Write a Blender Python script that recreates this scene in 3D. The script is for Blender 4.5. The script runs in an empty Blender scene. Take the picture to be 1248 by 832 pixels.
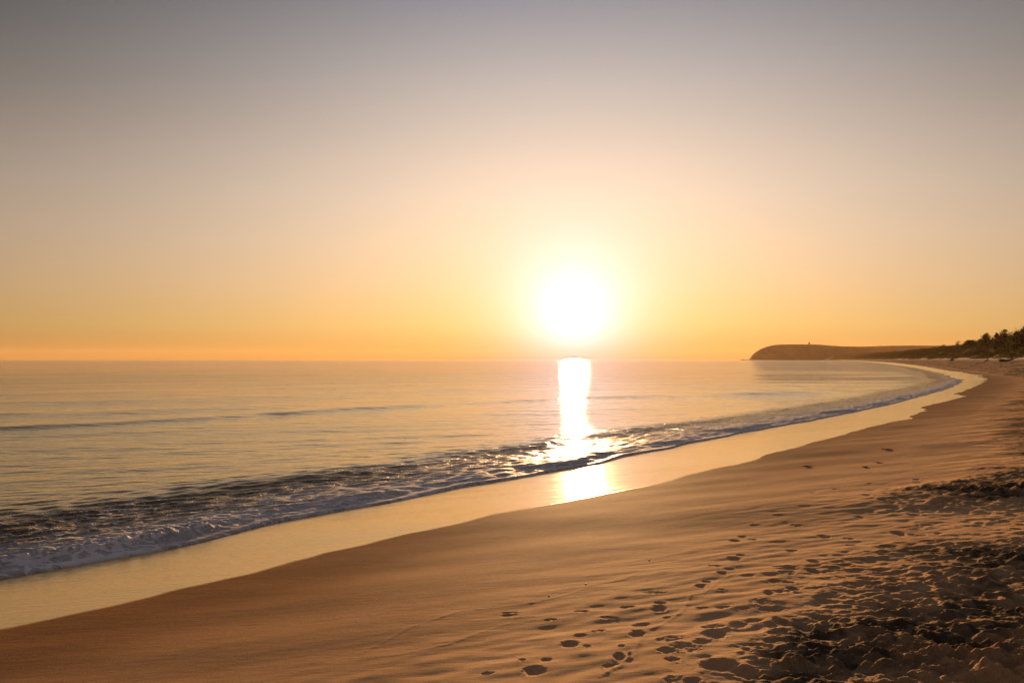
import bpy, math, random
import numpy as np
from math import radians as R, sin, cos, pi

random.seed(7)
rng = np.random.default_rng(11)
sc = bpy.context.scene
COL = sc.collection

# ------------------------------------------------------------------ camera
ZC = 2.3                        # eye height above the sea
FP = 950.0                      # focal length in pixels of the 1248 wide photograph
PITCH = math.atan(22 / FP)
cam = bpy.data.cameras.new('camera')
cam.lens = FP / 1248 * 36
cam.sensor_width = 36
cam.clip_start, cam.clip_end = 0.05, 60000
camo = bpy.data.objects.new('camera', cam)
COL.objects.link(camo)
camo.location = (0, 0, ZC)
camo.rotation_euler = (R(90) + PITCH, 0, 0)
sc.camera = camo

def ray(px, py):
    u, v = (px - 624) / FP, (416 - py) / FP
    return u, cos(PITCH) - v * sin(PITCH), sin(PITCH) + v * cos(PITCH)

def on_plane(px, py, z=0.0):
    d = ray(px, py)
    t = (z - ZC) / d[2]
    return d[0] * t, d[1] * t

# ------------------------------------------------------------------ noise
def _hash(ix, iy, seed):
    h = (ix.astype(np.int64) * 374761393 + iy.astype(np.int64) * 668265263 + seed * 1442695041) & 0xFFFFFFFF
    h = ((h ^ (h >> 13)) * 1274126177) & 0xFFFFFFFF
    return ((h ^ (h >> 16)) & 0xFFFF).astype(np.float32) / 65536.0

def pn(x, y, seed=0):
    """gradient noise, about -0.7..0.7, wavelength about 1.5 units"""
    x = np.asarray(x, np.float64); y = np.asarray(y, np.float64)
    ix, iy = np.floor(x), np.floor(y)
    fx, fy = (x - ix).astype(np.float32), (y - iy).astype(np.float32)
    ux = fx * fx * fx * (fx * (fx * 6 - 15) + 10)
    uy = fy * fy * fy * (fy * (fy * 6 - 15) + 10)
    out = 0
    vals = []
    for dx in (0, 1):
        for dy in (0, 1):
            a = _hash(ix + dx, iy + dy, seed) * (2 * pi)
            vals.append(np.cos(a) * (fx - dx) + np.sin(a) * (fy - dy))
    a, b, c, d = vals
    return ((a * (1 - uy) + b * uy) * (1 - ux) + (c * (1 - uy) + d * uy) * ux) * 1.4

def fbm(x, y, seed, n=4, gain=0.5):
    out, a, f = 0, 1.0, 1.0
    for k in range(n):
        out = out + a * pn(x * f, y * f, seed + k * 17)
        a *= gain; f *= 2.03
    return out

def sst(a, b, x):
    t = np.clip((x - a) / (b - a), 0, 1)
    return t * t * (3 - 2 * t)

# ------------------------------------------------------------------ shoreline
water_px = [(0, 705), (200, 668), (320, 640), (500, 605), (640, 580), (700, 570), (800, 548), (900, 528), (1000, 510),
            (1050, 500), (1092, 491), (1125, 482), (1158, 473), (1175, 464), (1145, 454), (1110, 447), (1069, 442.3),
            (1045, 440.2), (1015, 438.8)]
wp = [on_plane(a, b, 0.02) for a, b in water_px]
wy = np.array([-9000, -60, 0, 4] + [p[1] for p in wp] + [3300, 9000.])
x8 = wp[0][0]
wx = np.array([x8 - .8 * (wp[0][1] + 9000), x8 - .8 * (wp[0][1] + 60), x8 - .8 * wp[0][1], x8 - .8 * (wp[0][1] - 4)] +
              [p[0] for p in wp] + [1290, 3200.])
# smooth in a log-like parameter
def par(y): return np.sign(y) * np.log1p(np.abs(y) / 8.0)
pg = np.linspace(par(np.array(-9000.)), par(np.array(9000.)), 6000)
yg = np.sign(pg) * (np.expm1(np.abs(pg)) * 8.0)
xg = np.interp(yg, wy, wx)
k = np.exp(-np.linspace(-2.5, 2.5, 75) ** 2); k /= k.sum()
slope0 = np.gradient(xg, yg)
slope0 = np.convolve(np.pad(slope0, 37, mode='edge'), k, mode='valid')
xs_ = np.concatenate([[0], np.cumsum((slope0[1:] + slope0[:-1]) / 2 * np.diff(yg))])
xs_ += np.interp(20., wy, wx) - np.interp(20., yg, xs_)
XG = xs_; SG = slope0
def sdist(x, y):
    X = np.interp(y, yg, XG); m = np.interp(y, yg, SG)
    return (x - X) / np.sqrt(1 + m * m)
def arc(x, y):
    return y * 1.27 + x * 0.0

# beach profile
ps = np.array([-400, -60, -10, -4, 0, 4, 12, 33, 36.5, 39, 52, 65, 80, 400])
pz = np.array([-6, -3, -.62, -.28, 0, .30, .86, 2.22, 2.75, 3.6, 6.6, 8.6, 8.8, 8.0])
pgs = np.linspace(-400, 400, 8001)
pgz = np.interp(pgs, ps, pz)
kk = np.exp(-np.linspace(-2, 2, 21) ** 2); kk /= kk.sum()
pgz = np.convolve(np.pad(pgz, 10, mode='edge'), kk, mode='valid')
def base_z(x, y, s=None):
    if s is None: s = sdist(x, y)
    s2 = s + sst(20, 34, s) * 3.0 * pn(x / 30, y / 30, 5)
    z = np.interp(s2, pgs, pgz)
    z = z + np.maximum(z - 3.2, 0) * (.66 * sst(100, 300, y) - .14 * sst(380, 700, y) + .30 * sst(900, 2400, y))
    z = z + sst(36, 50, s) * (1.1 * pn(x / 22, y / 22, 9) + .5 * pn(x / 9, y / 9, 10))
    return z

def ground_at(px, py, zoff=0.0):
    d = ray(px, py)
    lo = None
    t = 2.0
    while t < 6000:
        x, y, z = d[0] * t, d[1] * t, ZC + d[2] * t
        if z < float(base_z(np.array(x), np.array(y))): break
        t *= 1.004
    return d[0] * t, d[1] * t, float(base_z(np.array(d[0] * t), np.array(d[1] * t)))

# wet line (upper limit of the swash)
wet_px = [(0, 767), (60, 755), (130, 740), (300, 700), (400, 673), (480, 655), (560, 637), (640, 620), (720, 605), (800, 590),
          (843, 577), (879, 570), (926, 558), (933, 554), (961, 548), (1012, 534), (1030, 529), (1087, 514), (1112, 510),
          (1109, 507), (1128, 500), (1123, 496), (1159, 487), (1177, 483), (1162, 480), (1188, 471), (1200, 464),
          (1193, 457), (1159, 452), (1123, 446), (1087, 441.5)]
wty, wts = [], []
for a, b in wet_px:
    x, y, z = ground_at(a, b)
    wty.append(y); wts.append(float(sdist(np.array(x), np.array(y))))
o_ = np.argsort(wty); wty = np.array(wty)[o_]; wts = np.array(wts)[o_]
wty = np.concatenate([[-50, wty[0] - 4], wty]); wts = np.concatenate([[2.2, 1.9], wts])
print('wet s', [(round(a, 1), round(b, 2)) for a, b in zip(wty, wts)])

# ------------------------------------------------------------------ polar grid
rr = [0.35, 1.0, 1.6, 2.1, 2.4]
while rr[-1] < 9000:
    d = rr[-1]
    if d < 2.6: st = .05
    else: st = max(.007, min(d * d * 2.3e-4, d * .022))
    rr.append(d + st)
rr = np.array(rr)
th_f = np.linspace(R(-37.5), R(37.5), 1500)
th = np.concatenate([np.radians(np.concatenate([np.arange(-180, -60, 6), np.arange(-60, -38, 1.0)])), th_f,
                     np.radians(np.concatenate([np.arange(38, 60, 1.0), np.arange(60, 180.1, 6)]))])
NR, NT = len(rr), len(th)
print('grid', NR, NT)
RR, TH = np.meshgrid(rr, th, indexing='ij')
GX = RR * np.sin(TH); GY = RR * np.cos(TH)
S = sdist(GX, GY)
T = arc(GX, GY)

def grid_mesh(name, Z, keep, attrs, mat):
    nv = NR * NT
    q = keep[:-1, :-1] | keep[1:, :-1] | keep[:-1, 1:] | keep[1:, 1:]
    qi, qj = np.nonzero(q)
    a = qi * NT + qj
    quads = np.stack([a, a + 1, a + NT + 1, a + NT], 1)       # clockwise / up
    quads = quads[:, ::-1]
    used = np.zeros(nv, bool); used[quads.ravel()] = True
    remap = np.cumsum(used) - 1
    quads = remap[quads].astype(np.int32)
    n = int(used.sum())
    co = np.empty((n, 3), np.float32)
    co[:, 0] = GX.ravel()[used]; co[:, 1] = GY.ravel()[used]; co[:, 2] = Z.ravel()[used]
    me = bpy.data.meshes.new(name)
    me.vertices.add(n); me.vertices.foreach_set('co', co.ravel())
    m = len(quads)
    me.loops.add(m * 4); me.loops.foreach_set('vertex_index', quads.ravel())
    me.polygons.add(m)
    me.polygons.foreach_set('loop_start', np.arange(0, m * 4, 4, dtype=np.int32))
    me.polygons.foreach_set('loop_total', np.full(m, 4, np.int32))
    me.polygons.foreach_set('use_smooth', np.ones(m, bool))
    me.update(calc_edges=True)
    for k_, v in attrs.items():
        at = me.attributes.new(k_, 'FLOAT', 'POINT')
        at.data.foreach_set('value', v.ravel()[used].astype(np.float32))
    me.materials.append(mat)
    ob = bpy.data.objects.new(name, me); COL.objects.link(ob)
    # normals must look up
    if me.polygons[m // 2].normal.z < 0: me.flip_normals()
    return ob

# ------------------------------------------------------------------ materials
def lin(r, g, b):
    f = lambda c: (c / 255 / 12.92) if c / 255 <= .04045 else ((c / 255 + .055) / 1.055) ** 2.4
    return (f(r), f(g), f(b), 1)

class NT_:
    def __init__(s, tree): s.t = tree; s.n = tree.nodes; s.l = tree.links
    def new(s, typ, **kw):
        nd = s.n.new(typ)
        for a, b in kw.items(): setattr(nd, a, b)
        return nd
    def set(s, sock, v):
        if hasattr(v, 'is_output') or isinstance(v, bpy.types.NodeSocket): s.l.new(v, sock)
        else: sock.default_value = v
    def math(s, op, a, b=0.0, c=None, clamp=False):
        nd = s.new('ShaderNodeMath', operation=op, use_clamp=clamp)
        s.set(nd.inputs[0], a); s.set(nd.inputs[1], b)
        if c is not None: s.set(nd.inputs[2], c)
        return nd.outputs[0]
    def ramp(s, f, pts, interp='LINEAR'):
        nd = s.new('ShaderNodeValToRGB'); cr = nd.color_ramp; cr.interpolation = interp
        while len(cr.elements) > 1: cr.elements.remove(cr.elements[-1])
        cr.elements[0].position = pts[0][0]; cr.elements[0].color = pts[0][1]
        for p, c in pts[1:]:
            e = cr.elements.new(p); e.color = c
        s.set(nd.inputs[0], f); return nd.outputs[0]
    def mix(s, f, a, b, blend='MIX'):
        nd = s.new('ShaderNodeMix', data_type='RGBA', blend_type=blend)
        s.set(nd.inputs[0], f); s.set(nd.inputs[6], a); s.set(nd.inputs[7], b); return nd.outputs[2]
    def mixf(s, f, a, b):
        nd = s.new('ShaderNodeMix', data_type='FLOAT')
        s.set(nd.inputs[0], f); s.set(nd.inputs[2], a); s.set(nd.inputs[3], b); return nd.outputs[0]
    def smooth(s, v, a, b, lo=0.0, hi=1.0):
        nd = s.new('ShaderNodeMapRange', interpolation_type='SMOOTHSTEP')
        s.set(nd.inputs[0], v); s.set(nd.inputs[1], a); s.set(nd.inputs[2], b); s.set(nd.inputs[3], lo); s.set(nd.inputs[4], hi)
        return nd.outputs[0]
    def noise(s, vec, scale, detail=3, rough=.5, dist=0.0):
        nd = s.new('ShaderNodeTexNoise'); s.set(nd.inputs['Vector'], vec)
        nd.inputs['Scale'].default_value = scale; nd.inputs['Detail'].default_value = detail
        nd.inputs['Roughness'].default_value = rough; nd.inputs['Distortion'].default_value = dist
        return nd.outputs[0]
    def mapping(s, vec, scale=(1, 1, 1), rot=(0, 0, 0), loc=(0, 0, 0)):
        nd = s.new('ShaderNodeMapping'); s.set(nd.inputs[0], vec)
        nd.inputs[1].default_value = loc; nd.inputs[2].default_value = rot; nd.inputs[3].default_value = scale
        return nd.outputs[0]
    def attr(s, name):
        return s.new('ShaderNodeAttribute', attribute_name=name).outputs['Fac']
    def bump(s, h, strength, dist, normal=None):
        nd = s.new('ShaderNodeBump'); nd.inputs['Strength'].default_value = strength; nd.inputs['Distance'].default_value = dist
        s.set(nd.inputs['Height'], h)
        if normal is not None: s.l.new(normal, nd.inputs['Normal'])
        return nd.outputs[0]

def material(name):
    m = bpy.data.materials.new(name); m.use_nodes = True
    t = NT_(m.node_tree)
    bs = m.node_tree.nodes['Principled BSDF']
    return m, t, bs

def sand_material():
    m, t, b = material('beach_sand')
    pos = t.new('ShaderNodeNewGeometry').outputs['Position']
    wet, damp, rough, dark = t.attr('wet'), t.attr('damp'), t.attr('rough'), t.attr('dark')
    n1 = t.noise(pos, 1.3, 4, .6)
    n2 = t.noise(t.mapping(pos, (1, 1, 1)), 420, 2, .6)
    n3 = t.noise(pos, 26, 3, .6)
    stv = t.mapping(pos, (.35, 2.2, 1), (0, 0, R(-52)))
    n4 = t.noise(stv, 2.6, 4, .6)
    dry = t.mix(t.smooth(n1, .35, .68), (.58, .345, .175, 1), (.66, .405, .215, 1))
    dampc = t.mix(t.smooth(n4, .3, .7), (.22, .110, .044, 1), (.28, .142, .058, 1))
    c = t.mix(damp, dry, dampc)
    c = t.mix(t.math('MULTIPLY', t.attr('pale'), .95), c, (.62, .46, .35, 1))
    c = t.mix(t.math('MULTIPLY', dark, .88), c, (.085, .060, .040, 1))  # churned sand: moist dark tone plus painted shade in the base colour
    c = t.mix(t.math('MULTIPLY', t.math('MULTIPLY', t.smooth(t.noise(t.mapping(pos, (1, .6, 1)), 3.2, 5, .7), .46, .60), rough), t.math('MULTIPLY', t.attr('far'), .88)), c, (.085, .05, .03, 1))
    ng = t.noise(pos, 130, 2, .7)
    c = t.mix(t.math('MULTIPLY', t.smooth(ng, .56, .70), .30), c, (.70, .50, .34, 1))
    c = t.mix(t.math('MULTIPLY', t.smooth(ng, .44, .32), .38), c, (.09, .05, .03, 1))
    # single grains: pale quartz and dark minerals
    g = t.smooth(n2, .62, .72); c = t.mix(t.math('MULTIPLY', g, .40), c, (.62, .46, .32, 1))
    g2 = t.smooth(n2, .40, .30); c = t.mix(t.math('MULTIPLY', g2, .40), c, (.10, .06, .04, 1))
    g3 = t.smooth(n3, .60, .75); c = t.mix(t.math('MULTIPLY', t.math('MULTIPLY', g3, .35), rough), c, (.16, .10, .06, 1))
    wetc = t.mix(t.smooth(n4, .3, .7), (.53, .345, .155, 1), (.63, .42, .195, 1))
    c = t.mix(wet, c, wetc)
    t.set(b.inputs['Base Color'], c)
    wetk = t.smooth(wet, .05, .5)
    t.set(b.inputs['Roughness'], t.mixf(wetk, t.mixf(damp, .85, .80), t.mixf(t.smooth(n4, .35, .7), .085, .13)))
    t.set(b.inputs['IOR'], t.mixf(t.smooth(wet, .5, 1.0), 1.05, 2.2))
    t.set(b.inputs['Metallic'], t.math('MULTIPLY', t.smooth(wet, .5, 1.0), .42))
    t.set(b.inputs['Specular Tint'], t.mix(t.smooth(wet, .5, 1.0), (1, .70, .40, 1), (1.0, .90, .56, 1)))
    h1 = t.math('MULTIPLY', n2, t.mixf(wet, .0016, .00010))
    h2 = t.math('MULTIPLY', t.noise(pos, 95, 3, .65), t.math('MULTIPLY_ADD', rough, .011, t.mixf(wet, .0024, .00015)))
    h2 = t.math('ADD', h2, t.math('MULTIPLY', t.math('MULTIPLY', t.noise(pos, 30, 4, .65), rough), .034))
    h2 = t.math('ADD', h2, t.math('MULTIPLY', t.math('MULTIPLY', t.noise(pos, 4.5, 4, .7), t.math('MULTIPLY', rough, t.attr('far'))), .30))
    h3 = t.math('MULTIPLY', t.noise(t.mapping(pos, (.5, 2.0, 1), (0, 0, R(-35))), 9, 4, .6), t.mixf(wet, .006, .0035))
    h = t.math('ADD', t.math('ADD', h1, h2), h3)
    t.set(b.inputs['Normal'], t.bump(h, 1.0, 1.0))
    return m

def sea_material():
    m, t, b = material('sea_water')
    geo = t.new('ShaderNodeNewGeometry'); pos = geo.outputs['Position']
    s = t.attr('shore'); fo = t.attr('foam'); far = t.attr('far')
    # flow-warped coordinates aligned with the shore
    wn = t.new('ShaderNodeTexNoise'); t.set(wn.inputs['Vector'], t.mapping(pos, (1, 1, 1))); wn.inputs['Scale'].default_value = 2.2; wn.inputs['Detail'].default_value = 4
    vm = t.new('ShaderNodeVectorMath', operation='MULTIPLY_ADD')
    t.set(vm.inputs[0], wn.outputs['Color']); vm.inputs[1].default_value = (.55, .55, .0); t.set(vm.inputs[2], pos)
    wpos = t.mapping(vm.outputs[0], (.55, 1.0, 1), (0, 0, R(-48)))
    def lace(scale, seed):
        v = t.new('ShaderNodeTexVoronoi', feature='DISTANCE_TO_EDGE')
        t.set(v.inputs['Vector'], t.mapping(wpos, (1, 1, 1), loc=(seed, seed * 2, 0))); v.inputs['Scale'].default_value = scale
        return v.outputs['Distance']
    l1, l2 = lace(5.5, 0), lace(13.0, 3.1)
    nf = t.noise(wpos, 22, 5, .7)
    nl = t.noise(t.mapping(pos, (1, 1, 1)), .9, 3, .6)
    # foam amount 0..1 (attribute) -> width of the laces
    w = t.math('MULTIPLY', fo, t.math('MULTIPLY_ADD', t.smooth(nl, .3, .7), .9, .35))
    e1 = t.math('SUBTRACT', t.math('MULTIPLY', w, .15), l1)
    e2 = t.math('SUBTRACT', t.math('MULTIPLY', w, .085), l2)
    e = t.math('MAXIMUM', e1, e2)
    e = t.math('ADD', e, t.math('MULTIPLY', t.math('SUBTRACT', nf, .50), .30))
    foam = t.smooth(e, -.01, .05)
    film = t.math('MULTIPLY', t.smooth(t.math('MULTIPLY_ADD', t.math('SUBTRACT', nf, .5), .9, fo), .25, .80), .52)
    foam = t.math('MAXIMUM', foam, film)
    foam = t.math('MULTIPLY', foam, t.smooth(fo, .02, .22))
    foam = t.math('MULTIPLY', foam, t.mixf(t.smooth(nf, .3, .6), .75, 1.0))
    body = t.mix(t.smooth(s, -14, -.5), (.10, .085, .06, 1), (.13, .088, .052, 1))
    c = t.mix(foam, body, (.97, .90, .90, 1))
    t.set(b.inputs['Base Color'], c)
    t.set(b.inputs['Roughness'], t.mixf(foam, t.mixf(far, t.mixf(t.smooth(s, -5.0, -2.8), .035, .07), .055), .8))
    t.set(b.inputs['IOR'], t.mixf(foam, t.mixf(t.smooth(s, -4.2, -2.7), t.mixf(far, 1.6, 1.36), 1.055), 1.12))
    t.set(b.inputs['Metallic'], t.math('MULTIPLY', t.math('SUBTRACT', 1.0, foam), t.mixf(t.smooth(s, -4.2, -2.7), t.mixf(far, .52, .10), .0)))
    b.inputs['Specular Tint'].default_value = (1.0, .90, .64, 1)
    # ripples too small for the mesh
    rp = t.mapping(pos, (.62, 1, 1), (0, 0, R(-16)))
    r1 = t.math('MULTIPLY', t.noise(rp, 9, 3, .6), t.math('MULTIPLY_ADD', far, .008, .0110))
    r2 = t.math('MULTIPLY', t.noise(rp, 2.2, 3, .5), t.math('MULTIPLY_ADD', far, .100, .030))
    r3 = t.math('MULTIPLY', t.noise(t.mapping(pos, (.4, 1, 1), (0, 0, R(-10))), .5, 4, .65), t.math('MULTIPLY', far, .34))
    r2 = t.math('ADD', r2, r3)
    hf = t.math('MULTIPLY', t.math('MULTIPLY', foam, t.math('MULTIPLY_ADD', nf, 1.2, .4)), .007)
    nb = t.bump(t.math('ADD', t.math('ADD', r1, r2), hf), 1.0, 1.0)
    t.set(b.inputs['Normal'], nb)
    tr = t.new('ShaderNodeBsdfTranslucent'); tr.inputs[0].default_value = (.95, .84, .78, 1); t.l.new(nb, tr.inputs['Normal'])
    mx = t.new('ShaderNodeMixShader'); t.set(mx.inputs[0], t.math('MULTIPLY', foam, .10))
    t.l.new(b.outputs[0], mx.inputs[1]); t.l.new(tr.outputs[0], mx.inputs[2])
    t.l.new(mx.outputs[0], m.node_tree.nodes['Material Output'].inputs[0])
    return m

def leaf_material(name, c1, c2, transl=.08):
    m, t, b = material(name)
    g = t.new('ShaderNodeNewGeometry')
    c = t.mix(g.outputs['Random Per Island'], c1, c2)
    t.set(b.inputs['Base Color'], c); b.inputs['Roughness'].default_value = .8; b.inputs['IOR'].default_value = 1.08
    tr = t.new('ShaderNodeBsdfTranslucent'); t.set(tr.inputs[0], c)
    mx = t.new('ShaderNodeMixShader'); mx.inputs[0].default_value = transl
    out = m.node_tree.nodes['Material Output']
    t.l.new(b.outputs[0], mx.inputs[1]); t.l.new(tr.outputs[0], mx.inputs[2]); t.l.new(mx.outputs[0], out.inputs[0])
    return m

def simple_material(name, c1, c2, scale, rough=.8, bump=.02):
    m, t, b = material(name)
    tc = t.new('ShaderNodeTexCoord').outputs['Object']
    n = t.noise(tc, scale, 4, .6)
    t.set(b.inputs['Base Color'], t.mix(t.smooth(n, .35, .65), c1, c2)); b.inputs['Roughness'].default_value = rough
    t.set(b.inputs['Normal'], t.bump(n, .6, bump))
    return m

M_sand = sand_material(); M_sea = sea_material()
M_bark = simple_material('bark', (.09, .055, .035, 1), (.16, .10, .065, 1), 6, .9, .03)
M_wood = simple_material('driftwood', (.10, .07, .05, 1), (.20, .145, .10, 1), 5, .9, .03)
M_rock = simple_material('rock', (.12, .09, .07, 1), (.20, .15, .11, 1), .2, .9, 1.0)
M_tower = simple_material('tower_render', (.20, .13, .09, 1), (.26, .17, .12, 1), .3, .8, .05)
M_weed = simple_material('dry_seaweed', (.035, .022, .014, 1), (.07, .045, .025, 1), 60, .7, .004)
M_shell = simple_material('shell', (.75, .64, .52, 1), (.85, .78, .68, 1), 90, .45, .001)
M_forest = simple_material('headland_forest', (.035, .026, .013, 1), (.095, .058, .028, 1), .02, .95, 3.0)
M_pine = leaf_material('pine_leaves', (.030, .034, .012, 1), (.075, .075, .026, 1))
M_shrub = leaf_material('shrub_leaves', (.050, .054, .016, 1), (.13, .12, .036, 1))
M_gold = leaf_material('dune_grass_leaves', (.075, .072, .020, 1), (.16, .140, .042, 1), .12)
M_scrub = leaf_material('scrub_leaves', (.024, .027, .008, 1), (.085, .072, .021, 1))

# ------------------------------------------------------------------ beach heights
wetS = np.interp(GY, wty, wts)
near = sst(60, 25, RR)
lobe = .10 * pn(T / 1.1, T * 0, 41) + .03 * pn(T / .3, T * 0 + 3, 42)
edge = S - wetS - .8 * sst(30, 90, RR) * (pn(T / 7, T * 0 + 27, 35) + .5 * pn(T / 3, T * 0 + 27, 36)) - lobe * np.clip(RR / 14, .3, 1.2) * .9
wet = sst(.05, -.05, edge + .04 * pn(GX / .5, GY / .5, 77))
damp = sst(6.8, 2.2, S + .9 * pn(GX / 2.2, GY / 2.2, 43)) * (1 - wet)
roughn = S + 2.3 * sst(14, 38, RR) + .55 * pn(GX / 1.6, GY / 1.6, 51) + .35 * pn(GX / .5, GY / .5, 52)
rough = sst(6.9, 8.3, roughn) * sst(34, 26, S)
# a calmer, less trampled strip between two churned patches
gap = np.exp(-(((GX - 4.9) / 1.7) ** 2 + ((GY - 7.9) / .9) ** 2)) * .8
churn = rough * (1 - gap) * (.55 + .45 * sst(-.25, .25, pn(GX / 2.3 + 4, GY / 1.8, 53)))
Z = base_z(GX, GY, S)
dry0 = sst(-.1, 1.2, edge)
A = lambda lam: sst(.45, .22, np.minimum(np.gradient(rr)[:, None] * 1.0 / lam, 1))  # fade what the grid cannot carry
# wind and swash undulations: low, drawn out along the shore
uu = GX * .93 + GY * .30; vv = -GX * .30 + GY * .93
Z += dry0 * .016 * pn(uu / 2.0, vv / .75, 61) * A(.9)
Z += dry0 * sst(1.2, 4.0, edge) * .0070 * pn(uu / .75, vv / .25, 62) * A(.3)
Z += dry0 * sst(2.4, 4.6, edge) * .0060 * pn(uu / .25, vv / .11, 63) * A(.12)
Z += (1 - dry0) * .0030 * pn(uu / 3.0, vv / .6, 64)
# churned dry sand
rid = 1 - np.abs(pn(GX / .34, GY / .30, 71)) * 2.2
rid2 = 1 - np.abs(pn(GX / .15 + 9, GY / .14, 72)) * 2.2
clod = np.abs(pn(GX / .055, GY / .055, 73)); clod2 = pn(GX / .022, GY / .022, 74)
big = pn(GX / .55, GY / .42, 75) * (1 - .5 * sst(9, 15, RR))
am = A(.35) * sst(90, 12, RR) + (1 - sst(90, 12, RR)) * A(.35) * .6
rough_f = fbm(GX / .155, GY / .125, 271, 2, .65) * A(.15) + .36 * np.abs(pn(GX / .075, GY / .065, 275)) * A(.07) + .22 * pn(GX / .036, GY / .034, 276) * A(.036) * sst(16, 7, RR)
patch = .45 + .75 * sst(-.3, .3, pn(GX / 1.1 + 2, GY / .8, 277))
Z += churn * am * .030 * big + churn * patch * (.042 * rough_f + .016 * np.clip(rid, -.2, .8) * A(.3))
clodm = sst(-.1, .3, pn(GX / .35, GY / .3, 173))
Z += churn * (.010 * clod * A(.055) * clodm + .0030 * clod2 * A(.022) * (.3 + clodm)) * sst(20, 8, RR)
# for the far churned belt: broader hummocks
Z += rough * (1 - near) * .05 * pn(GX / 1.0, GY / 1.6, 76) * sst(.02, .05, RR / 500)
Z += churn * sst(5, 9, RR) * .016 * pn(GX / .13, GY / .15, 176) * A(.13)
Z += churn * .006 * pn(GX / .06, GY / .06, 177) * A(.06)
spk = sst(-.2, .22, pn(GX / .16, GY / .13, 178) + .5 * pn(GX / .05, GY / .05, 179))
dark = np.clip(churn * 1.25, 0, 1) * (.6 + .4 * spk) * (.85 + .65 * sst(-.1, .35, pn(GX / .5 + 3, GY / .4, 78))) * sst(-.4, .25, pn(GX / 3.1, GY / 2.4, 79) + .1)  # turned-up moist sand, deepened to put shadow among the lumps into the colour

# stamps on the polar grid
def stamp(x, y, a, b, ang, depth, rim, seed, squash=3.0, dk=0.0):
    r0 = math.hypot(x, y); t0 = math.atan2(x, y); L = max(a, b) * 1.9
    if abs(t0) > R(37): return
    i0, i1 = np.searchsorted(rr, [r0 - L, r0 + L]); w = L / r0
    j0, j1 = np.searchsorted(th, [t0 - w, t0 + w])
    if i1 - i0 < 2 or j1 - j0 < 2: return
    sl = (slice(i0, i1), slice(j0, j1))
    dx, dy = GX[sl] - x, GY[sl] - y
    c_, s_ = cos(ang), sin(ang)
    u, v = (dx * c_ + dy * s_) / a, (-dx * s_ + dy * c_) / b
    wob = .20 * pn(dx / (a * 1.6) + seed * 3.7, dy / (a * 1.6), 5) + .10 * pn(dx / .035 + seed, dy / .035, 6)
    q = np.sqrt(u * u + v * v) + wob
    f = -depth * (1 - sst(.25, 1.12, q)) + rim * np.exp(-((q - 1.22) / .30) ** 2) * (.8 + .5 * pn(dx / .12 + 9, dy / .12 + seed, 7))
    f += sst(1.15, .8, q) * .0050 * pn(dx / .045, dy / .045 + seed, 9) + sst(1.3, 1.0, q) * .0025 * pn(dx / .02, dy / .02 + seed, 8)
    Z[sl] += f

def stamp_px(px, py, wpx, hpx, depth=.024, rim=.006, ang=0.0):
    x, y, z = ground_at(px, py)
    hh = ZC - z
    a = .9 * wpx / 2 * y / FP
    b = hpx / 2 * y * y / (FP * hh)
    stamp(x, y, a, b, ang, depth, rim, px % 13)

prints = [  # pixel centre, width, height, depth
    (651, 818, 30, 13, .026), (667, 805, 16, 5, .014), (636, 806, 10, 4, .008),
    (695, 786, 26, 11, .026), (707, 774, 17, 5, .014), (716, 788, 10, 5, .006),
    (777, 771, 22, 10, .024), (782, 760, 25, 5, .015), (755, 800, 17, 11, .026), (758, 788, 10, 4, .012), (768, 798, 7, 8, .01),
    (803, 741, 20, 9, .026), (805, 734, 16, 4, .012), (813, 751, 12, 3, .008),
    (854, 714, 15, 6, .024), (861, 709, 13, 4, .014), (880, 698, 14, 5, .024), (889, 693, 12, 3.5, .014),
    (894, 681, 18, 6, .024), (903, 677, 12, 3.5, .014), (896, 659, 14, 4, .018), (905, 654, 12, 3, .014), (918, 658, 14, 3, .010),
    (873, 773, 33, 12, .030), (855, 781, 26, 9, .014), (814, 792, 32, 8, .014), (820, 804, 22, 8, .012),
    (953, 757, 19, 12, .036), (941, 762, 18, 10, .016), (967, 718, 15, 8, .032), (955, 722, 28, 8, .014),
    (943, 708, 18, 5, .024), (961, 709, 18, 4, .010), (937, 724, 13, 8, .016), (930, 735, 42, 10, .012), (912, 701, 20, 4, .010),
    (920, 784, 20, 5, .016), (931, 795, 20, 9, .018), (912, 792, 18, 9, .012), (1004, 733, 26, 8, .022), (1014, 740, 20, 6, .014),
    (1004, 653, 17, 6, .026), (991, 683, 16, 6, .028), (991, 694, 18, 7, .030), (1096, 650, 18, 6, .026), (1099, 606, 18, 6, .024),
    (1047, 630, 15, 4, .018), (1062, 624, 12, 3, .014), (1116, 629, 18, 6, .020), (1032, 637, 20, 3.5, .010), (1085, 596, 14, 3, .010),
    (966, 670, 18, 4, .012), (948, 690, 14, 3, .010), (1000, 752, 30, 8, .02), (905, 742, 20, 4, .008), (882, 741, 22, 4, .008),
    (856, 741, 18, 4, .008), (870, 690, 20, 3, .007), (920, 640, 16, 3, .008), (970, 640, 18, 3, .010), (1020, 596, 14, 2.5, .010),
    (990, 600, 12, 2.5, .008), (950, 628, 18, 3, .008), (1060, 590, 14, 2.5, .010), (1075, 609, 12, 3, .012), (1130, 640, 20, 4, .014),
    (1035, 655, 16, 4, .010), (1150, 612, 20, 4, .016), (1120, 588, 16, 3, .012), (880, 720, 10, 3, .006), (798, 722, 30, 4, .008),
    (740, 752, 26, 4, .007), (765, 740, 24, 4, .008), (730, 769, 26, 4, .008), (745, 812, 26, 5, .008), (860, 800, 20, 5, .008),
    (620, 748, 30, 3, .006), (620, 751, 24, 4, .008), (670, 756, 24, 4, .007), (710, 745, 22, 4, .008), (595, 822, 18, 5, .008),
]
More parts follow.
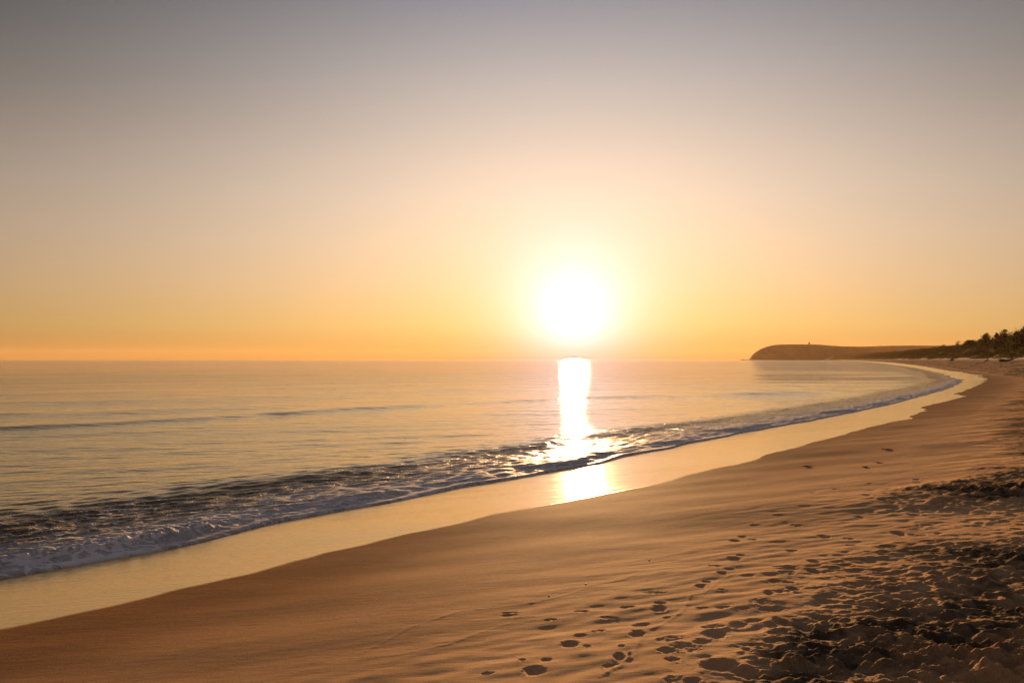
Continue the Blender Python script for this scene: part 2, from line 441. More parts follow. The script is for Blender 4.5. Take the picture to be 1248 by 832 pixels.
for p in prints: stamp_px(p[0], p[1], p[2] * 1.06, p[3], p[4] * .72, p[4] * .05, random.uniform(-.15, .25))
for p in [(879, 811, 58, 17, .045, .012), (909, 818, 44, 16, .045, .010), (975, 812, 36, 16, .055, .016), (940, 797, 30, 9, .02, .01),
          (1000, 790, 40, 12, .030, .012), (1035, 775, 24, 14, .028, .008), (1120, 668, 40, 5, .03, .01), (1010, 765, 34, 8, .02, .008)]:
    stamp_px(p[0], p[1], p[2], p[3], p[4] * .8, p[5] * .35, random.uniform(-.2, .3))
# old foot prints all over the churned belt
cnt = 0
for i in range(1500):
    d = random.uniform(3.2, 22) if i % 3 else random.uniform(3.2, 9)
    t_ = random.uniform(R(2), R(37))
    x, y = d * sin(t_), d * cos(t_)
    s_ = float(sdist(np.array(x), np.array(y)))
    if s_ < 6.8 or s_ > 24: continue
    pr = min(1, (s_ - 6.7) / 1.5) ** 1.5
    if random.random() > pr: continue
    a = random.uniform(.045, .11); b = a * random.uniform(.5, .9)
    stamp(x, y, a, b, random.uniform(0, pi), random.uniform(.010, .030) * (.4 + .6 * pr), random.uniform(.0005, .003), i % 31)
    cnt += 1
print('stamps', cnt)

# thin lines of debris left by the last waves (low ridges) and a dragged track
def trail(pts, wdt, h, seed):
    P = [ground_at(a, b)[:2] for a, b in pts]
    fine = []
    for (x0, y0), (x1, y1) in zip(P, P[1:]):
        n = max(2, int(math.hypot(x1 - x0, y1 - y0) / .03))
        for q in range(n): fine.append((x0 + (x1 - x0) * q / n, y0 + (y1 - y0) * q / n))
    for i, (x, y) in enumerate(fine):
        j = .02 * float(pn(np.array(i * .09 + seed), np.array(seed * 1.0), 3)) + .008 * float(pn(np.array(i * .5 + seed), np.array(seed * 1.0), 4))
        x += j; y += j
        hh = .7 * h * max(0, .8 + .7 * float(pn(np.array(i * .12), np.array(seed * 2.0), 8)))
        r0 = math.hypot(x, y); t0 = math.atan2(x, y); L = wdt * 2.2
        i0, i1 = np.searchsorted(rr, [r0 - L, r0 + L]); j0, j1 = np.searchsorted(th, [t0 - L / r0, t0 + L / r0])
        sl = (slice(i0, i1), slice(j0, j1))
        q = ((GX[sl] - x) ** 2 + (GY[sl] - y) ** 2) / wdt ** 2
        Z[sl] += hh * np.exp(-q) * .9
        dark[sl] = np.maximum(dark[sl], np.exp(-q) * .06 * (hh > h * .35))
trail([(440, 797), (500, 767), (532, 757), (564, 746), (612, 741), (644, 736), (679, 728), (705, 720), (721, 713), (756, 707), (779, 698), (840, 688)], .020, .0026, 1)
trail([(480, 800), (500, 797), (548, 787), (590, 770), (622, 759), (636, 749)], .020, .0026, 2)
trail([(532, 757), (560, 747), (572, 739), (576, 732)], .018, .002, 3)
trail([(731, 826), (766, 803), (788, 768), (808, 760), (833, 744), (843, 725), (859, 723), (878, 707), (897, 698)], .020, .0035, 4)
trail([(740, 820), (757, 812), (766, 800)], .018, .003, 5)
Zland = Z

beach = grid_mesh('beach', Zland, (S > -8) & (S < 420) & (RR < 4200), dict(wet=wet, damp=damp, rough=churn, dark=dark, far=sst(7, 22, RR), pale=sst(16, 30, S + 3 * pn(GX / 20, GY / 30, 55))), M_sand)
beach['kind'] = 'structure'
beach['label'] = 'smooth brown sand beach with a glossy wet strip and churned footprints'

# ------------------------------------------------------------------ sea heights
s2 = S + .7 * sst(35, 110, RR) * pn(T / 9, T * 0 + 17, 34) + .20 * pn(T / 1.9, T * 0 + 7, 31) + .05 * np.abs(pn(T / .55, T * 0 + 2, 32)) + .015 * pn(T / .15, T * 0, 33)
dsp = np.gradient(rr)[:, None] * np.ones((1, NT))
B = lambda lam: sst(.5, .2, np.minimum(dsp / lam, 1))
cc = GY * .955 - GX * .30; al = GX * .955 + GY * .30         # across / along the crests
off = sst(-.8, -7, s2)
W = np.zeros_like(Z)
ph = cc / 13 + 1.3 * pn(cc / 60, al / 45, 81) + .25
sw = np.sin(2 * pi * ph); W += off * .036 * (sw * .7 + .35 * sw * np.abs(sw)) * B(10) * (.6 + .8 * sst(-.3, .3, pn(cc / 30, al / 40, 82)))
W += sst(-2, -20, s2) * .020 * pn(cc / 2.6, al / 9, 83) * 1.5 * B(3.5)
W += sst(-2, -9, s2) * .0075 * pn(cc / 1.4, al / 3.6, 183) * 1.5 * B(1.6)
W += sst(-1, -6, s2) * .0135 * pn(cc / .85, al / 3.6, 84) * 1.5 * B(1.2) * (.5 + 1.0 * sst(-.3, .3, pn(cc / 4, al / 9, 88)))
W += sst(.0, -5, s2) * .0080 * pn(cc / .30, al / 1.0, 85) * 1.5 * B(.4)
W += .0022 * pn(cc / .11, al / .28, 86) * 1.5 * B(.15)
W += .10 * pn(cc / 40, al / 160, 87) * sst(-60, -200, s2) * B(40)
# one longer swell running in
yl = np.interp(GX, [-40, -16.5, -8.3, 3.7, 21.6, 60], [15, 25, 35, 46.5, 54.5, 66]) + .8 * pn(GX / 9, GX * 0, 110)
dl = GY - yl
W += .15 * np.where(dl < 0, np.exp(-(dl / 1.1) ** 2), np.exp(-(dl / 4.0) ** 2)) * sst(34, 22, GX) * sst(-3, -8, s2) * (.65 + .5 * pn(GX / 6, GY / 30, 111))
# choppy water behind the bore
ss = s2; tt = T
zone = sst(-5.6, -2.8, ss + 1.1 * pn(tt / 3.2, ss / 3, 91)) * sst(.05, -.25, ss)
chop = (.014 * pn(ss / .20, tt / .42, 92) + .012 * pn(ss / .085, tt / .16, 93) * B(.1) + .009 * pn(ss / .05, tt / .08, 94) * B(.06))
W += zone * chop * 1.75 + np.exp(-((ss - (-3.2 + .7 * pn(tt / 5, tt * 0 + 9, 99)) + .25) / .6) ** 2) * (.022 * pn(ss / .22, tt / .45, 192) + .012 * pn(ss / .09, tt / .16, 193)) * B(.1)
# the little bore itself
bm = .35 + .65 * sst(-.15, .3, pn(tt / 3.5 + 5, tt * 0, 95)) * 1.0
bc = -.62 + .35 * pn(tt / 2.4, tt * 0 + 5, 96)
prof_ = np.where(ss > bc, np.exp(-((ss - bc) / .20) ** 2), np.exp(-((ss - bc) / .75) ** 2))
W += .060 * bm * prof_
lumps = np.clip(.5 + pn(ss / .10, tt / .13, 97) + .5 * pn(ss / .04, tt / .05, 98), 0, 1.4)
W += bm * np.exp(-((ss - bc - .05) / .28) ** 2) * .042 * lumps * B(.1)
b2 = -3.2 + .7 * pn(tt / 5, tt * 0 + 9, 99)
W += .050 * np.where(ss > b2, np.exp(-((ss - b2) / .45) ** 2), np.exp(-((ss - b2) / 1.4) ** 2)) * (.55 + .45 * sst(-.2, .3, pn(tt / 6 + 2, tt * 0, 100)))
front = .026 * (1 - np.exp(np.minimum(ss, 0) / .05)) + .012 * np.exp(-((ss + .09) / .07) ** 2)
zw = np.where(ss < 0, front + np.maximum(base_z(GX, GY, S), -.0) + W * sst(.0, -.35, ss), -.05)
foam = sst(-4.0, .1, ss + .9 * pn(tt / 2.5, ss / 2, 101)) * .82 + .50 * np.exp(-((ss + .06) / .10) ** 2) + .35 * bm * np.exp(-((ss - bc - .04) / .16) ** 2)
foam = foam * sst(160, 30, RR) + (1 - sst(160, 30, RR)) * .42 * sst(-2.5, -.1, ss)
far = sst(8, 120, RR)
keep = (ss < .02)
sea = grid_mesh('sea', zw, keep, dict(shore=ss, foam=np.clip(foam, 0, 1.2) * (ss < .5), far=far), M_sea)
sea['kind'] = 'structure'
sea['label'] = 'calm golden sea with small waves breaking into lacy white foam'
del W, prof_, chop, lumps

# ------------------------------------------------------------------ headland
def grid_obj(name, X, Y, Zz, mat):
    ny, nx = X.shape
    co = np.stack([X, Y, Zz], -1).reshape(-1, 3).astype(np.float32)
    i, j = np.meshgrid(np.arange(ny - 1), np.arange(nx - 1), indexing='ij')
    a = (i * nx + j).ravel()
    q = np.stack([a, a + 1, a + nx + 1, a + nx], 1).astype(np.int32)
    me = bpy.data.meshes.new(name)
    me.vertices.add(len(co)); me.vertices.foreach_set('co', co.ravel())
    me.loops.add(q.size); me.loops.foreach_set('vertex_index', q.ravel())
    me.polygons.add(len(q)); me.polygons.foreach_set('loop_start', np.arange(0, q.size, 4, dtype=np.int32))
    me.polygons.foreach_set('loop_total', np.full(len(q), 4, np.int32)); me.polygons.foreach_set('use_smooth', np.ones(len(q), bool))
    me.update(calc_edges=True); me.materials.append(mat)
    ob = bpy.data.objects.new(name, me); COL.objects.link(ob); return ob

HD = 3500.
hp = np.array([(905, 438.5), (912.5, 437.2), (916, 433.5), (920, 430), (926, 426.3), (934, 423), (942, 421), (952, 420.1), (985, 420), (1000, 420.3),
               (1012, 421.4), (1025, 422.4), (1045, 422.7), (1065, 422.4), (1086, 421.6), (1110, 421.4), (1140, 421.6), (1180, 421.3), (1248, 420), (1330, 421), (1500, 424)])
hx = (hp[:, 0] - 624) / FP * HD
hz = (438 - hp[:, 1]) / FP * HD + ZC
X, Y = np.meshgrid(np.arange(1040, 3000, 4.0), np.concatenate([np.arange(3380, 3640, 4.0), np.arange(3640, 4300, 15.0)]))
yy = Y - HD
prof = np.interp(X * HD / Y, hx, hz) * Y / HD
fr = sst(-100 - 18 * pn(X / 90, Y * 0, 3), 5, yy) ** .7 * sst(790, 600, yy)
wooded = sst(8, 25, prof * fr)
Zh = (prof + 2) * fr - 2 + wooded * (3.6 * np.abs(pn(X / 7, Y / 7, 4)) + 2.2 * pn(X / 14, Y / 14, 8) + 4.0 * pn(X / 60, Y / 60, 12) * sst(10, -50, yy)) - 1.0
Zh = np.where(prof < 1.5, -3, Zh)
hl = grid_obj('headland', X, Y, Zh, M_forest); hl['kind'] = 'structure'
hl['label'] = 'wooded brown headland falling steeply to the sea on the horizon'

# ------------------------------------------------------------------ helpers for things
def tag(o, label, cat=None, group=None, kind=None):
    o['label'] = label
    if cat: o['category'] = cat
    if group: o['group'] = group
    if kind: o['kind'] = kind

def empty(name, loc):
    o = bpy.data.objects.new(name, None); o.location = loc; COL.objects.link(o); return o

def mesh_obj(name, verts, faces, mat, parent=None, smooth=False):
    me = bpy.data.meshes.new(name); me.from_pydata([tuple(v) for v in verts], [], faces)
    me.materials.append(mat)
    if smooth: me.polygons.foreach_set('use_smooth', [True] * len(me.polygons))
    me.update()
    o = bpy.data.objects.new(name, me); COL.objects.link(o)
    if parent: o.parent = parent
    return o

def quads_obj(name, co, mat, parent=None):
    """co: (n,4,3) array of leaf quads"""
    n = len(co)
    me = bpy.data.meshes.new(name)
    me.vertices.add(n * 4); me.vertices.foreach_set('co', co.astype(np.float32).ravel())
    me.loops.add(n * 4); me.loops.foreach_set('vertex_index', np.arange(n * 4, dtype=np.int32))
    me.polygons.add(n); me.polygons.foreach_set('loop_start', np.arange(0, n * 4, 4, dtype=np.int32))
    me.polygons.foreach_set('loop_total', np.full(n, 4, np.int32))
    me.update(calc_edges=True); me.materials.append(mat)
    o = bpy.data.objects.new(name, me); COL.objects.link(o)
    if parent: o.parent = parent
    return o

def leaf_quads(cent, size, up=.0):
    n = len(cent)
    nrm = rng.normal(size=(n, 3)); nrm[:, 2] += up
    nrm /= np.linalg.norm(nrm, axis=1, keepdims=True)
    a = np.cross(nrm, rng.normal(size=(n, 3))); a /= np.linalg.norm(a, axis=1, keepdims=True)
    b = np.cross(nrm, a)
    sz = np.asarray(size).reshape(-1, 1) * rng.uniform(.6, 1.3, (n, 1))
    a = a * sz * .5; b = b * sz * .32
    return np.stack([cent - a, cent - b * 1.0, cent + a, cent + b], 1)

def tube(path, radii, n=8, wob=.0):
    V, F = [], []
    for i, (p, r) in enumerate(zip(path, radii)):
        p = np.array(p, float)
        d = np.array(path[min(i + 1, len(path) - 1)], float) - np.array(path[max(i - 1, 0)], float); d /= np.linalg.norm(d) + 1e-9
        a = np.cross(d, (0.31, .2, .93) if abs(d[2]) < .9 else (1, 0, 0)); a /= np.linalg.norm(a); b = np.cross(d, a)
        for k_ in range(n):
            t_ = 2 * pi * k_ / n; q = r * (1 + wob * random.uniform(-1, 1))
            V.append(p + (a * cos(t_) + b * sin(t_)) * q)
    for i in range(len(path) - 1):
        for k_ in range(n):
            a0, a1 = i * n + k_, i * n + (k_ + 1) % n
            F.append((a0, a1, a1 + n, a0 + n))
    F.append(tuple(range(n - 1, -1, -1))); F.append(tuple(range((len(path) - 1) * n, len(path) * n)))
    return V, F

def join(parts):
    V, F = [], []
    for v, f in parts:
        o = len(V); V += list(v); F += [tuple(i + o for i in q) for q in f]
    return V, F

def on_s(px, s):
    """world point on the dune with image column px and distance s inland of the waterline"""
    u = (px - 624) / FP
    ys = np.geomspace(20, 3200, 6000)
    sv = sdist(u * ys, ys)
    i = np.nonzero((sv[:-1] <= s) & (sv[1:] > s) & (ys[1:] > 60))[0]
    y = ys[i[-1]] if len(i) else 200.
    return u * y, y, float(base_z(np.array(u * y), np.array(y)))

# ------------------------------------------------------------------ trees on the dune
def tree(label, px, s, top_y, width_px, seed, shape='round', mat=M_pine, n=4200):
    random.seed(seed)
    x, y, z = on_s(px, s)
    z -= .2
    H = (438 - top_y) / FP * y + ZC - z
    wd = width_px / FP * y
    t = empty('dune_tree', (x, y, z)); tag(t, label, 'tree', 'trees on the dune')
    lean = random.uniform(-.06, .06)
    tr = [((lean * H * q, 0, H * q * .86)) for q in (0, .2, .4, .6, .8, 1)]
    parts = [tube(tr, [.028 * H * (1 - .82 * q) + .02 for q in (0, .2, .4, .6, .8, 1)], 7)]
    cent = []
    nl = 17 if shape != 'flag' else 9
    for i in range(nl):
        q = random.uniform(.12, 1.0) if shape != 'flag' else random.uniform(.55, 1.)
        a = random.uniform(0, 2 * pi)
        wq = {'round': math.sin(pi * min(1, max(.15, (1.08 - q) * .95))) , 'cone': 1.25 - q, 'wide': 1.0 - .3 * q, 'flag': .9}[shape]
        L = wd * .40 * wq * random.uniform(.55, 1.0)
        p = (lean * H * q + cos(a) * L, sin(a) * L, H * (q * .80 + .02))
        parts.append(tube([(lean * H * q * .8, 0, H * q * .6), ((p[0] + 0) * .6, p[1] * .6, p[2] * .9), p], [.011 * H, .007 * H, .003 * H], 5))
        cent.append((p, wd * random.uniform(.20, .34)))
    cent.append(((lean * H, 0, H * .90), wd * (.19 if shape != 'cone' else .09)))
    V, F = join(parts); mesh_obj('trunk', V, F, M_bark, t)
    C = []
    per = n // len(cent)
    for (p, r) in cent:
        g = rng.normal(size=(per, 3)); g /= np.linalg.norm(g, axis=1, keepdims=True)
        g *= (rng.uniform(.25, 1.0, (per, 1)) ** .6) * r; g[:, 2] *= .78
        C.append(g + np.array(p))
    C = np.concatenate(C)
    C[:, 2] = np.clip(C[:, 2], .3, H)
    quads_obj('crown', leaf_quads(C, .040 * wd + .14), mat, t)
    return t

tree('dark pine with a ragged crown, farthest left of the tall group on the dune crest', 1203.5, 47, 405, 13, 1, 'round')
tree('small pointed pine just right of the farthest tall tree on the crest', 1213.5, 47, 403.5, 9, 2, 'cone')
tree('broad dark pine with a pointed top in the middle of the crest group', 1226, 48, 400.5, 15, 3, 'round')
tree('thin sparse young pine sticking up between two denser crest trees', 1233.5, 50, 403, 6, 4, 'flag', n=500)
tree('low rounded dark tree filling the gap near the tallest pine', 1239, 47, 403, 12, 5, 'round')
tree('tallest and nearest pine rising at the right edge of the dune crest', 1249, 46, 396.5, 15, 6, 'round')
tree('isolated stunted tree with sky showing under its flat bent crown', 1168.5, 52, 414.5, 8, 7, 'flag', n=650)
tree('wide domed dark tree standing alone left of the pine group', 1182, 50, 414.5, 17, 8, 'wide')
tree('small bushy tree on the slope below the domed tree and the pine group', 1195, 48, 413, 11, 9, 'wide', M_shrub)
tree('little round tree at the far end of the ridge of shrubs', 1150, 52, 419.5, 9, 10, 'round', n=1200)
tree('dark bushy tree hiding the foot of the middle crest pines', 1219, 45, 409, 16, 21, 'wide')
tree('dense low tree under the tallest pine on the upper slope', 1243, 44.5, 408, 18, 22, 'wide')

# ------------------------------------------------------------------ shrubs
def shrub(label, px, s, hgt, wd, seed, mat=M_shrub, name='dune_shrub'):
    random.seed(seed)
    x, y, z = on_s(px, s)
    t = empty(name, (x, y, z - .1)); tag(t, label, 'shrub', 'shrubs on the dune slope')
    parts = []; cent = []
    for i in range(9):
        a = random.uniform(0, 2 * pi); L = random.uniform(.1, .42) * wd
        p = (cos(a) * L, sin(a) * L, hgt * random.uniform(.35, .82) * (1.1 - L / wd))
        parts.append(tube([(0, 0, 0), (p[0] * .5, p[1] * .5, p[2] * .6), p], [.05, .035, .015], 5)); cent.append(p)
    V, F = join(parts); mesh_obj('stem', V, F, M_bark, t)
    C = []
    for p in cent:
        g = rng.normal(size=(150, 3)); g /= np.linalg.norm(g, axis=1, keepdims=True)
        g *= rng.uniform(.3, 1, (150, 1)) ** .6 * wd * .20; g[:, 2] *= .8 * hgt / wd * 1.6
        C.append(g + np.array(p))
    C = np.concatenate(C); C[:, 2] = np.maximum(C[:, 2], .02)
    quads_obj('foliage', leaf_quads(C, .30), mat, t)

shrub('golden green shrub lowest on the sand right beside the driftwood log', 1231, 37.8, 1.8, 5.0, 31, M_gold)
shrub('yellowish shrub spilling down to the sand at the right edge', 1246, 39.5, 2.2, 5.5, 32, M_gold)
shrub('pale olive shrub halfway up the slope below the middle crest pine', 1222, 41, 2.2, 6.0, 33, M_gold)
shrub('round green shrub standing at the sand edge above the branch stump', 1207, 37.6, 1.6, 5.0, 34, M_shrub)
shrub('dark green shrub on the slope left of the pine group', 1192, 41, 2.3, 7.0, 35, M_shrub)
shrub('low yellow green shrub at the foot of the wide domed tree', 1181, 38, 1.8, 6.5, 36, M_gold)
shrub('small dark shrub at the sand edge below the isolated stunted tree', 1166, 38, 1.8, 6.5, 37, M_shrub)
shrub('farthest bush one can still tell apart along the dune foot', 1140, 38, 2.4, 8.0, 38, M_shrub)

# ------------------------------------------------------------------ scrub (a mass)
def scrub(name, n, srange, label, mat, hmul, seed, dens=70, gold=False):
    g = np.random.default_rng(seed)
    yb = np.exp(g.uniform(np.log(150), np.log(3150), n))
    sb = g.uniform(srange[0], srange[1], n)
    X = np.interp(yb, yg, XG); m_ = np.interp(yb, yg, SG); nrm = np.sqrt(1 + m_ * m_)
    xb = X + sb * nrm
    zb = base_z(xb, yb)
    sc_ = np.clip(yb / 500, .75, 3.2)
    rad = g.uniform(.8, 2.0, n) * sc_ ** .8
    hh = g.uniform(.5, 1.3, n) * hmul * (1 + 1.7 * sst(560, 300, yb) * sst(42, 48, sb)) * sc_ ** .35 * sst(srange[0] - 3, srange[0] + 6, sb) 
    cen = np.repeat(np.stack([xb, yb, zb], 1), dens, 0)
    d = g.normal(size=(n * dens, 3)); d[:, 2] = np.abs(d[:, 2]); d /= np.linalg.norm(d, axis=1, keepdims=True)
    d *= g.uniform(.35, 1.0, (n * dens, 1)) ** .5
    R_ = np.repeat(rad, dens); H_ = np.repeat(hh, dens)
    c = cen + np.stack([d[:, 0] * R_, d[:, 1] * R_, d[:, 2] * H_ * 1.3], 1)
    o = quads_obj(name, leaf_quads(c, .22 * np.repeat(sc_, dens) + .12, up=.4), mat)
    tag(o, label, kind='stuff'); return o
scrub('dune_scrub', 7500, (38.6, 70), 'dense olive green scrub covering the dune ridge behind the beach', M_scrub, 2.1, 1)
scrub('dune_grass', 4800, (36.3, 44), 'golden green dune grass along the lower edge of the scrub', M_gold, .7, 2, dens=55)

# ------------------------------------------------------------------ driftwood and litter
def put(px, py):
    x, y, z = ground_at(px, py); return x, y, z
def gz(x, y): return float(base_z(np.array(float(x)), np.array(float(y))))

random.seed(5)
x, y, z = put(1223, 441.0)
lg = empty('driftwood_log', (x, y, z)); tag(lg, 'dark driftwood log with a rooty end lying below the golden shrub', 'driftwood')
V, F = tube([(-.9, 0, .42), (-.3, .1, .48), (.8, .2, .40), (2.2, .5, .55), (3.4, .9, .95), (4.4, 1.2, 1.2)], [.40, .46, .34, .26, .18, .07], 10, .14)
mesh_obj('log', V, F, M_wood, lg, True)
rp = []
for i in range(7):
    a = i * .9; L = random.uniform(.5, .95)
    rp.append(tube([(-.6, 0, .45), (-.9 - .2 * random.random(), cos(a) * L * .5, .45 + sin(a) * L * .4), (-1.1, cos(a) * L, max(.06, .45 + sin(a) * L))], [.20, .12, .04], 6, .15))
V, F = join(rp); mesh_obj('roots', V, F, M_wood, lg, True)
x, y, z = put(1203, 440.2)
br = empty('driftwood_branch', (x, y, z)); tag(br, 'forked driftwood branch sticking up from pale sand left of the log', 'driftwood')
V, F = join([tube([(-.6, 0, -.1), (-.1, .1, .35), (.35, .1, .8), (.75, 0, 1.35)], [.20, .18, .15, .06], 7, .12), tube([(.2, .1, .65), (.05, .1, 1.0), (.15, .1, 1.35)], [.12, .09, .04], 6, .12)])
mesh_obj('branch', V, F, M_wood, br, True)
V, F = tube([(-1.2, -.3, .12), (-.2, -.2, .2), (.8, -.3, .1)], [.12, .17, .05], 7, .15); mesh_obj('fallen_twig', V, F, M_wood, br, True)
x, y, z = put(1160, 439.2)
st = empty('driftwood_stump', (x, y, z)); tag(st, 'small dark stump on the sand at the dune foot, farthest of the driftwood', 'driftwood')
V, F = tube([(0, 0, -.1), (.05, 0, .5), (.12, 0, 1.0), (.1, 0, 1.35)], [.75, .62, .5, .25], 9, .16); mesh_obj('stump', V, F, M_wood, st, True)
V, F = join([tube([(0, 0, .35), (-.9, -.2, .3), (-1.5, -.3, .05)], [.3, .2, .08], 6, .15), tube([(0, 0, .35), (.9, -.2, .25), (1.6, -.3, .05)], [.3, .2, .08], 6, .15)])
mesh_obj('root', V, F, M_wood, st, True)

ZI = Zland
def surf(x, y):
    r0 = math.hypot(x, y); t0 = math.atan2(x, y)
    i = min(NR - 1, np.searchsorted(rr, r0)); j = min(NT - 1, np.searchsorted(th, t0))
    return float(Zland[i, j])

def seaweed(px, py, size, label, seed):
    random.seed(seed)
    x, y, _ = put(px, py); z = surf(x, y)
    parts = []
    for i in range(16):
        a = random.uniform(0, 2 * pi); p = [random.gauss(0, size * .3), random.gauss(0, size * .3), size * .05]
        path = [tuple(p)]
        for k_ in range(5):
            a += random.uniform(-.9, .9); p = [p[0] + cos(a) * size * .17, p[1] + sin(a) * size * .17, max(.002, size * random.uniform(.03, .30))]
            path.append(tuple(p))
        parts.append(tube(path, [size * .03, size * .05, size * .05, size * .045, size * .035, size * .012], 5, .2))
    V, F = join(parts)
    o = mesh_obj('seaweed_clump', V, F, M_weed, None, True); o.location = (x, y, z)
    tag(o, label, 'seaweed', 'bits of seaweed on the sand')
seaweed(984, 568.5, .085, 'lone dark seaweed clump on smooth sand near the wet edge', 1)
seaweed(1053, 570, .07, 'dark bit of seaweed halfway between the lone clump and the churned sand', 2)
seaweed(1070, 564, .07, 'small seaweed bit with a paler sandy patch seaward of the churned belt', 3)
seaweed(1081, 548, .10, 'spread out seaweed strands farther along the upper beach', 4)

def shell(px, py, size, label, seed):
    random.seed(seed)
    x, y, _ = put(px, py); z = surf(x, y)
    V, F = [], []
    n, mrings = 18, 5
    V.append((0, 0, size * .42))
    for i in range(1, mrings + 1):
        q = i / mrings
        for k_ in range(n):
            a = 2 * pi * k_ / n; rib = 1 + .06 * math.cos(a * 9)
            V.append((cos(a) * q * size * .6 * rib, sin(a) * q * size * .5 * rib, size * .42 * math.sqrt(max(0, 1 - q * q)) - .001))
    for k_ in range(n): F.append((0, 1 + k_, 1 + (k_ + 1) % n))
    for i in range(mrings - 1):
        for k_ in range(n):
            a0 = 1 + i * n + k_; a1 = 1 + i * n + (k_ + 1) % n
            F.append((a0, a0 + n, a1 + n, a1))
    o = mesh_obj('shell', V, F, M_shell, None, True); o.location = (x, y, z + .001)
    o.rotation_euler = (.15, -.1, random.uniform(0, 6))
    tag(o, label, 'shell', 'shell bits on the smooth sand')
shell(714, 711.5, .018, 'pale shell bit on the winding tide line on smooth sand', 1)
shell(669, 726.5, .014, 'tiny shell seaward of the winding tide line, left of the brightest one', 2)
shell(791, 682, .018, 'white shell bit farther up, beyond the end of the tide line', 3)

# ------------------------------------------------------------------ lookout tower and rock
tx = (986.2 - 624) / FP * 3520; ty = 3520
tz = float(np.interp((986.2 - 624) / FP * HD, hx, hz)) * ty / HD - 2
tw = empty('lookout_tower', (tx, ty, tz)); tag(tw, 'tiny squat lookout tower standing on top of the wooded headland', 'tower')
def ring(rs, zs, n=12):
    V, F = [], []
    for r_, z_ in zip(rs, zs):
        for k_ in range(n): V.append((r_ * cos(2 * pi * k_ / n), r_ * sin(2 * pi * k_ / n), z_))
    for i in range(len(rs) - 1):
        for k_ in range(n):
            a0, a1 = i * n + k_, i * n + (k_ + 1) % n; F.append((a0, a1, a1 + n, a0 + n))
    F.append(tuple(range(n - 1, -1, -1))); F.append(tuple(range((len(rs) - 1) * n, len(rs) * n)))
    return V, F
V, F = ring([4.2, 3.8, 3.5], [-3, 4, 9.0]); mesh_obj('wall', V, F, M_tower, tw)
V, F = ring([3.9, 4.8, 4.8], [9.0, 9.6, 10.6]); mesh_obj('gallery', V, F, M_tower, tw)
V, F = ring([2.6, 2.6, 2.9, .3], [10.6, 12.6, 12.7, 14.6]); mesh_obj('roof', V, F, M_tower, tw)
x = (905.5 - 624) / FP * 3480
random.seed(3)
V, F = ring([14, 11, 7, 2], [-1.5, .9, 2.2, 3.0], 14)
V = [(v[0] * 1.4 * (1 + .2 * random.uniform(-1, 1)), v[1] * (1 + .2 * random.uniform(-1, 1)), v[2] * (1 + .3 * random.uniform(-1, 1))) for v in V]
o = mesh_obj('rock', V, F, M_rock); o.location = (x, 3480, -.2); tag(o, 'low dark rock just off the tip of the headland', 'rock')

# ------------------------------------------------------------------ sky and sun
AZS, AZF = .66, .34
SUN_E = math.atan((438 - 384) / FP); SUN_A = math.atan((700 - 624) / FP)     # azimuth to the right of +y
sd = (sin(SUN_A) * cos(SUN_E), cos(SUN_A) * cos(SUN_E), sin(SUN_E))
w = bpy.data.worlds.new('World'); sc.world = w; w.use_nodes = True
t = NT_(w.node_tree); bg = w.node_tree.nodes['Background']
sky = t.new('ShaderNodeTexSky', sky_type='NISHITA'); sky.sun_disc = False
sky.sun_elevation = SUN_E; sky.sun_rotation = SUN_A; sky.altitude = 0; sky.air_density = 1.2; sky.dust_density = 3.0; sky.ozone_density = 1.5
tc = t.new('ShaderNodeTexCoord').outputs['Generated']
sep = t.new('ShaderNodeSeparateXYZ'); t.l.new(tc, sep.inputs[0]); ez = sep.outputs[2]
SKYPTS = [(0.0, (.64, .31, .08)), (.012, (.72, .39, .11)), (.04, (.81, .53, .20)), (.092, (.84, .58, .34)), (.144, (.83, .62, .44)),
          (.20, (.78, .62, .49)), (.243, (.71, .575, .48)), (.335, (.475, .432, .412)), (.418, (.268, .265, .302)), (.60, (.20, .19, .22)), (1.0, (.145, .155, .19))]
col = t.ramp(t.math('MULTIPLY', ez, 1.0, clamp=True), [(p, c + (1,)) for p, c in SKYPTS])
dot = t.new('ShaderNodeVectorMath', operation='DOT_PRODUCT'); t.l.new(tc, dot.inputs[0]); dot.inputs[1].default_value = sd
ang = t.math('ARCCOSINE', t.math('MINIMUM', dot.outputs['Value'], .9999999))
az = t.math('SUBTRACT', t.math('ARCTAN2', sep.outputs[0], sep.outputs[1]), SUN_A)
az = t.math('WRAP', az, pi, -pi)
gz_ = t.math('EXPONENT', t.math('MULTIPLY', t.math('POWER', t.math('ABSOLUTE', t.math('DIVIDE', az, AZS)), 2.0), t.math('MULTIPLY_ADD', t.math('MAXIMUM', ez, 0.0), -1.3, -1.0)))
azf = t.mixf(gz_, t.smooth(ez, .05, .38, AZF, .04), 1.0)
azf = t.mixf(t.smooth(ez, .46, .9), azf, .7)
def scol(c, f):
    nd = t.new('ShaderNodeVectorMath', operation='SCALE'); t.set(nd.inputs[0], c); t.set(nd.inputs[3], f); return nd.outputs[0]
def addc(a, b):
    nd = t.new('ShaderNodeVectorMath', operation='ADD'); t.set(nd.inputs[0], a); t.set(nd.inputs[1], b); return nd.outputs[0]
total = scol(col, azf)
def glow(color, sigma, p=2.0):
    g = t.math('EXPONENT', t.math('MULTIPLY', t.math('POWER', t.math('DIVIDE', ang, sigma), p), -1.0))
    return scol(color, g)
def rgb(r, g, b):
    nd = t.new('ShaderNodeCombineXYZ'); nd.inputs[0].default_value = r; nd.inputs[1].default_value = g; nd.inputs[2].default_value = b; return nd.outputs[0]
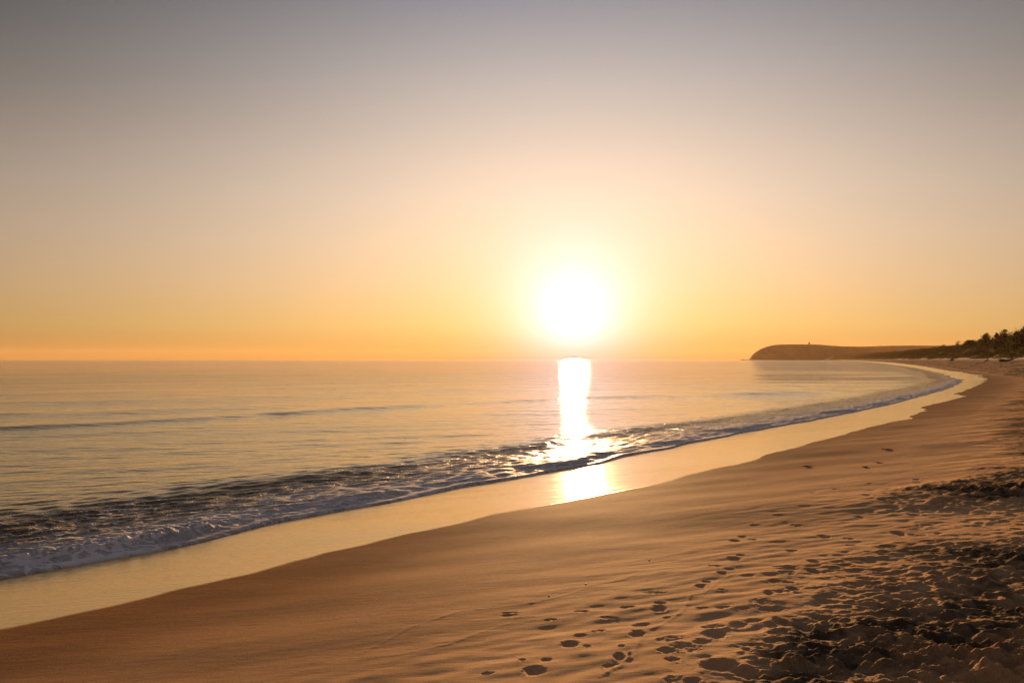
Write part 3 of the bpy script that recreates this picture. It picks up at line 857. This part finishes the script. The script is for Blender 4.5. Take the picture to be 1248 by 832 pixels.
total = addc(total, glow(rgb(.03, .07, .20), .115, 1.8))
total = addc(total, glow(rgb(.5, .68, 1.10), .054, 1.4))
total = addc(total, glow(rgb(110, 95, 70), .0062, 4.0))
SKYK = .02
sky_s = scol(sky.outputs[0], SKYK)
final = addc(total, sky_s)
final = scol(final, .5)                     # the view exposure of +1 brings it back
t.l.new(final, bg.inputs[0]); bg.inputs[1].default_value = 1.0

sun = bpy.data.lights.new('sun', 'SUN'); sun.energy = 5.0; sun.angle = R(.5); sun.color = (1.0, .56, .24)
so = bpy.data.objects.new('sun', sun); COL.objects.link(so)
so.rotation_euler = (R(90) - SUN_E, 0, -SUN_A + pi)     # lamp looks down -Z
from mathutils import Vector
so.rotation_euler = (-Vector(sd)).to_track_quat('-Z', 'Y').to_euler()

HAZE = 0.38e-4
if HAZE:
    V = [(a, b, c) for a in (-9300, 9300) for b in (-9300, 9300) for c in (-8, 110)]
    F = [(0, 1, 3, 2), (4, 6, 7, 5), (0, 4, 5, 1), (2, 3, 7, 6), (0, 2, 6, 4), (1, 5, 7, 3)]
    m = bpy.data.materials.new('haze'); m.use_nodes = True
    tt_ = m.node_tree; tt_.nodes.clear()
    pv = tt_.nodes.new('ShaderNodeVolumePrincipled'); pv.inputs['Density'].default_value = HAZE; pv.inputs['Color'].default_value = (1, .68, .40, 1)
    pv.inputs['Anisotropy'].default_value = .3
    ou = tt_.nodes.new('ShaderNodeOutputMaterial'); tt_.links.new(pv.outputs[0], ou.inputs['Volume'])
    o = mesh_obj('haze', V, F, m); o['kind'] = 'stuff'; o['label'] = 'thin warm haze in the air over sea and beach'

# ------------------------------------------------------------------ render
sc.view_settings.view_transform = 'Standard'; sc.view_settings.look = 'None'
sc.view_settings.exposure = 1.0; sc.view_settings.gamma = 1; sc.view_settings.use_curve_mapping = False
sc.cycles.use_denoising = True
sc.cycles.sample_clamp_indirect = 6
sc.cycles.max_bounces = 6; sc.cycles.volume_bounces = 0
sc.cycles.caustics_reflective = False; sc.cycles.caustics_refractive = False
sc.render.film_transparent = False
